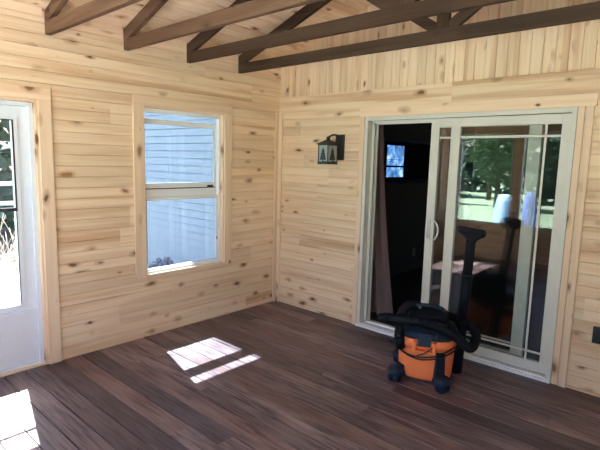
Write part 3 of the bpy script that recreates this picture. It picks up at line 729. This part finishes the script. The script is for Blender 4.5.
# ------------------------------------------------------------------ outside
mb = MB(); mb.box((-60, -4.5, -0.6), (-0.13, 40, -0.4)); mb.box((-60, -60, -0.6), (-0.6, -4.5, -0.4))
structure(mb.build('ground', turf), 'dull turf around the house', 'ground')
mb = MB(); mb.box((-9, -4.2, -0.4), (-2.8, -1.1, -0.385)); structure(mb.build('path_gravel', gravel), 'pale bright gravel outside the white door', 'path')
mb = MB(); mb.box((-0.6, -60, -0.6), (60, -4.5, -0.41)); mb.box((-60, -60, -0.6), (-0.6, -6.5, -0.392)); mb.box((4.5, -4.5, -0.6), (60, 0.0, -0.41))
structure(mb.build('lawn', lawn_mat), 'spring lawn reflected in the sliding door', 'lawn')
mb = MB(); mb.box((-0.2, -10.0, -0.41), (9.5, -4.6, -0.38)); mb.box((5.0, -4.6, -0.41), (11.5, 0.0, -0.38))  # added pale slab that throws sunlight up into the porch
structure(mb.build('ground_bounce_slab', bounce_mat), 'added pale slab bouncing sunlight in, around the outer sides of the porch', 'ground')
# house wall with lap siding continuing left of the porch
mb = MB(); zz = -0.4; p = 0.10
while zz < 3.1:
    mb.face([(-4.6, 0.0, zz + .007), (-WT, 0.0, zz + .007), (-WT, 0.02, zz + p), (-4.6, 0.02, zz + p)], 0)
    mb.face([(-4.6, 0.04, zz + .007), (-WT, 0.04, zz + .007), (-WT, 0.0, zz + .007), (-4.6, 0.0, zz + .007)], 0)
    mb.face([(-4.6, 0.02, zz), (-WT, 0.02, zz), (-WT, 0.04, zz), (-4.6, 0.04, zz)], 0)
    zz += p
mb.box((-4.6, 0.04, -0.4), (-WT, 0.15, 3.1)); mb.box((-4.68, -0.02, -0.4), (-4.6, 0.15, 3.1))
structure(mb.build('wall_siding', siding_mat), 'white lap siding of the house seen through the window', 'wall')
mb = MB()
mb.prism([(-4.9, -0.56, 3.15), (-4.9, 4.0, 5.0), (-4.9, 4.0, 5.15), (-4.9, -0.56, 3.3)], (4.77, 0, 0))
mb.box((-4.9, -0.59, 3.08), (-WT, -0.56, 3.3)); mb.box((-4.9, -0.56, 3.08), (-WT, 0.15, 3.1))
structure(mb.build('roof_house', roof_mat), 'roof of the house beyond the porch', 'roof')

def leaf_tree(loc, h, r, kind, label, seed):
    rnd = random.Random(seed); t = thing(kind + '_tree', label, 'tree', loc, 'trees outside')
    base = Vector(loc); mb = MB()
    mb.tube([base, base + Vector((0.05 * h * .2, 0, h * .5)), base + Vector((0, 0, h * .9))], lambda f: .022 * h * (1 - .8 * f), 8); mb.build('trunk', bark, t)
    mb = MB()
    for i in range(900):
        if kind == 'evergreen':
            f = rnd.random() ** 1.3; rr = r * (1 - f) * (0.35 + .65 * rnd.random() ** .5) + .05; a = rnd.uniform(0, 6.283)
            c = base + Vector((math.cos(a) * rr, math.sin(a) * rr, h * (.08 + .9 * f) - rr * .25))
        else:
            a = rnd.uniform(0, 6.283); cz_ = rnd.uniform(-1, 1); q = rnd.random() ** .4; s = math.sqrt(1 - cz_ * cz_)
            c = base + Vector((math.cos(a) * s * q * r, math.sin(a) * s * q * r, h * .62 + cz_ * q * h * .36))
        s = h * .045 * rnd.uniform(.6, 1.3)
        u = Vector((rnd.uniform(-1, 1), rnd.uniform(-1, 1), rnd.uniform(-.6, .6))).normalized(); w = u.orthogonal().normalized() * .6
        mb.face([c - u * s, c + w * s * .7, c + u * s, c - w * s * .7])
    mb.build('foliage', needles if kind == 'evergreen' else leaves, t)
leaf_tree((-9.5, -1.0, -0.4), 6.5, 1.5, 'evergreen', 'tall evergreen tree seen through the upper pane of the white door', 3)
leaf_tree((-13.0, 1.7, -0.4), 8, 1.9, 'evergreen', 'evergreen tree standing behind the white railing outside the white door', 5)
leaf_tree((-15.0, -3.6, -0.4), 9, 2.2, 'evergreen', 'evergreen tree far out beyond the pale ground left of the white door', 6)
TR = [(-15.5, -26, 8, 2.2, 'leafy'), (-10.8, -25, 8.5, 2.0, 'evergreen'), (-6.6, -24, 7, 1.9, 'leafy'), (-2.6, -25, 8, 1.8, 'evergreen'), (1.2, -24, 7, 1.7, 'leafy'), (-8.6, -19.5, 4.6, 1.3, 'evergreen'), (-4.4, -19, 4.2, 1.3, 'leafy'), (-0.6, -19.5, 4.5, 1.3, 'evergreen')]
for i, (x, y, h_, r_, k) in enumerate(TR):
    leaf_tree((x, y, -0.41), h_, r_, k, 'tree along the far edge of the lawn, reflected in the sliding door', 20 + i)
rnd = random.Random(8); mb = MB()
for i in range(5200):
    x = rnd.uniform(-34, 9); hh = 4.5 + 2.2 * math.sin(x * .55) + 1.3 * math.sin(x * 1.37 + 1)
    c = Vector((x, -33 + rnd.uniform(-2, 2), -.4 + hh * rnd.random() ** .8)); s_ = rnd.uniform(.25, .6)
    u = Vector((rnd.uniform(-1, 1), rnd.uniform(-.5, .5), rnd.uniform(-.7, .7))).normalized(); v = u.orthogonal().normalized()
    mb.face([c - u * s_, c + v * s_ * .6, c + u * s_, c - v * s_ * .6])
tag(mb.build('treeline', needles), 'dark line of woods beyond the lawn, reflected in the sliding door', 'woods', None, 'stuff')
# brushwood and railing outside the white door
br = thing('dry_bush', 'low bush of bare dry twigs outside the lower pane of the white door', 'bush', (-5.2, -1.35, -0.4))
rnd = random.Random(2); mb = MB()
for i in range(170):
    a = rnd.uniform(0, 6.283); c = Vector((-5.2 + rnd.uniform(-.9, .9), -1.35 + rnd.uniform(-1.0, 1.0), -.4))
    d = Vector((math.cos(a) * .35, math.sin(a) * .35, rnd.uniform(.4, .95)))
    mb.tube([c, c + d * .5 + Vector((0, 0, .05)), c + d], lambda f: .008 * (1 - .7 * f), 4)
mb.build('twigs', twigs, br)
gb = thing('garden_shrub', 'small mauve grey shrub against the white siding outside the lower window pane', 'shrub', (-1.5, -0.52, -0.4))
rnd = random.Random(4)
mb = MB()
for k in range(7):
    a = k * .9; mb.tube([(-1.5, -.52, -.4), (-1.5 + .1 * math.cos(a), -.52 + .1 * math.sin(a), -.1), (-1.5 + .2 * math.cos(a), -.52 + .18 * math.sin(a), .2)], .008, 5)
mb.build('stem', bark, gb)
mb = MB()
for i in range(700):
    v = Vector((rnd.gauss(0, 1), rnd.gauss(0, 1), rnd.gauss(0, 1))).normalized() * rnd.random() ** .35
    c = Vector((-1.5 + v.x * .25, -.52 + v.y * .23, .03 + v.z * .32))
    u = Vector((rnd.uniform(-1, 1), rnd.uniform(-1, 1), rnd.uniform(-1, 1))).normalized(); q = u.orthogonal().normalized()
    mb.face([c - u * .035, c + q * .02, c + u * .035, c - q * .02])
mb.build('foliage', mauve_leaf, gb)
rl = thing('railing', 'white railing outside, behind the dry bush', 'railing', (-7.2, -1.0, -0.4))
mb = MB()
for z in (0.95, 0.55): mb.box((-7.2, -3.6, z), (-7.15, 0.6, z + .08))
mb.build('rail', rail_white, rl)
for k in range(6):
    mb = MB(); mb.box((-7.23, -3.55 + k * .8, -.4), (-7.12, -3.45 + k * .8, 1.08)); mb.build('post', rail_white, rl)
# covered shapes on the lawn, seen only as reflections
def covered(name, loc, w, h_, mat, label):
    t = thing(name, label, 'garden cover', loc)
    b = Vector(loc); mb = MB(); rings = []
    for f, s in ((0, 1.05), (.3, .98), (.6, .9), (.85, .8), (.97, .55), (1, .2)):
        rings.append([b + Vector((math.cos(a) * w * s * (1 + .06 * math.sin(6 * a)), math.sin(a) * w * .7 * s * (1 + .06 * math.sin(5 * a)), h_ * f)) for a in [2 * math.pi * k / 28 for k in range(28)]])
    mb.rings(rings); mb.build('cover', mat, t)
covered('garden_cover', (0.22, -6.6, -0.41), .24, 1.42, tarp_pale, 'pale blue covered shape on the lawn, reflected in the sliding door')
covered('garden_cover', (0.80, -6.4, -0.41), .16, 1.50, tarp_blue, 'bright blue covered shape on the lawn, reflected in the sliding door')

# ------------------------------------------------------------------ light
sun = bpy.data.lights.new('sun', 'SUN'); sun.energy = 24.0; sun.angle = math.radians(0.55); sun.color = (1.0, 0.975, 0.97)
so = bpy.data.objects.new('sun', sun); COL.objects.link(so)
so.rotation_euler = Vector((1.0, -0.255, -1.31)).to_track_quat('-Z', 'Y').to_euler()
w = bpy.data.worlds.new('sky'); SC.world = w; w.use_nodes = True
nt = w.node_tree; nt.nodes.clear()
out = nt.nodes.new('ShaderNodeOutputWorld'); bg = nt.nodes.new('ShaderNodeBackground'); sky = nt.nodes.new('ShaderNodeTexSky')
sky.sky_type = 'NISHITA'; sky.sun_disc = False; sky.sun_elevation = math.radians(55); sky.sun_rotation = math.radians(-78)
sky.air_density = 1.0; sky.dust_density = 1.5; sky.ozone_density = 1.0
bg.inputs['Strength'].default_value = 0.30
nt.links.new(sky.outputs[0], bg.inputs[0]); nt.links.new(bg.outputs[0], out.inputs[0])
def portal(loc, rot, sx, sy):
    l = bpy.data.lights.new('window_portal', 'AREA'); l.shape = 'RECTANGLE'; l.size = sx; l.size_y = sy; l.cycles.is_portal = True
    o = bpy.data.objects.new('window_portal', l); COL.objects.link(o); o.location = loc; o.rotation_euler = rot
R90 = math.pi / 2
for h in RW: portal((RX + 0.12, (h[0] + h[1]) / 2, (h[2] + h[3]) / 2), (0, R90, 0), h[3] - h[2], h[1] - h[0])
portal((RIDGE, RY - .12, 3.0), (R90, 0, 0), 3.3, 0.7)
for h in FW: portal(((h[0] + h[1]) / 2, RY - 0.12, (h[2] + h[3]) / 2), (R90, 0, 0), h[1] - h[0], h[3] - h[2])

# ------------------------------------------------------------------ camera
YAW, PITCH, ROLL, F = math.radians(131.78767691), math.radians(-7.67751426), math.radians(1.49331233), 478.4828406
fv = Vector((math.cos(PITCH) * math.cos(YAW), math.cos(PITCH) * math.sin(YAW), math.sin(PITCH)))
rv = Vector((math.sin(YAW), -math.cos(YAW), 0)); uv = rv.cross(fv)
r2 = rv * math.cos(ROLL) + uv * math.sin(ROLL); u2 = uv * math.cos(ROLL) - rv * math.sin(ROLL)
cam = bpy.data.cameras.new('camera'); co = bpy.data.objects.new('camera', cam); COL.objects.link(co)
M = Matrix((( r2.x, u2.x, -fv.x, 3.78190386), (r2.y, u2.y, -fv.y, -3.83797936), (r2.z, u2.z, -fv.z, 1.61375857), (0, 0, 0, 1)))
co.matrix_world = M
cam.sensor_fit = 'HORIZONTAL'; cam.sensor_width = 36; cam.lens = F / 600 * 36; cam.clip_start = 0.02; cam.clip_end = 300
SC.camera = co

vs = SC.view_settings
vs.view_transform = 'Standard'; vs.look = 'None'; vs.gamma = 1; vs.use_curve_mapping = False; vs.exposure = 1.88
cy = SC.cycles
cy.max_bounces = 14; cy.diffuse_bounces = 8; cy.glossy_bounces = 6; cy.transparent_max_bounces = 24; cy.transmission_bounces = 6
cy.use_denoising = True; cy.sample_clamp_indirect = 8; cy.caustics_reflective = False; cy.caustics_refractive = False
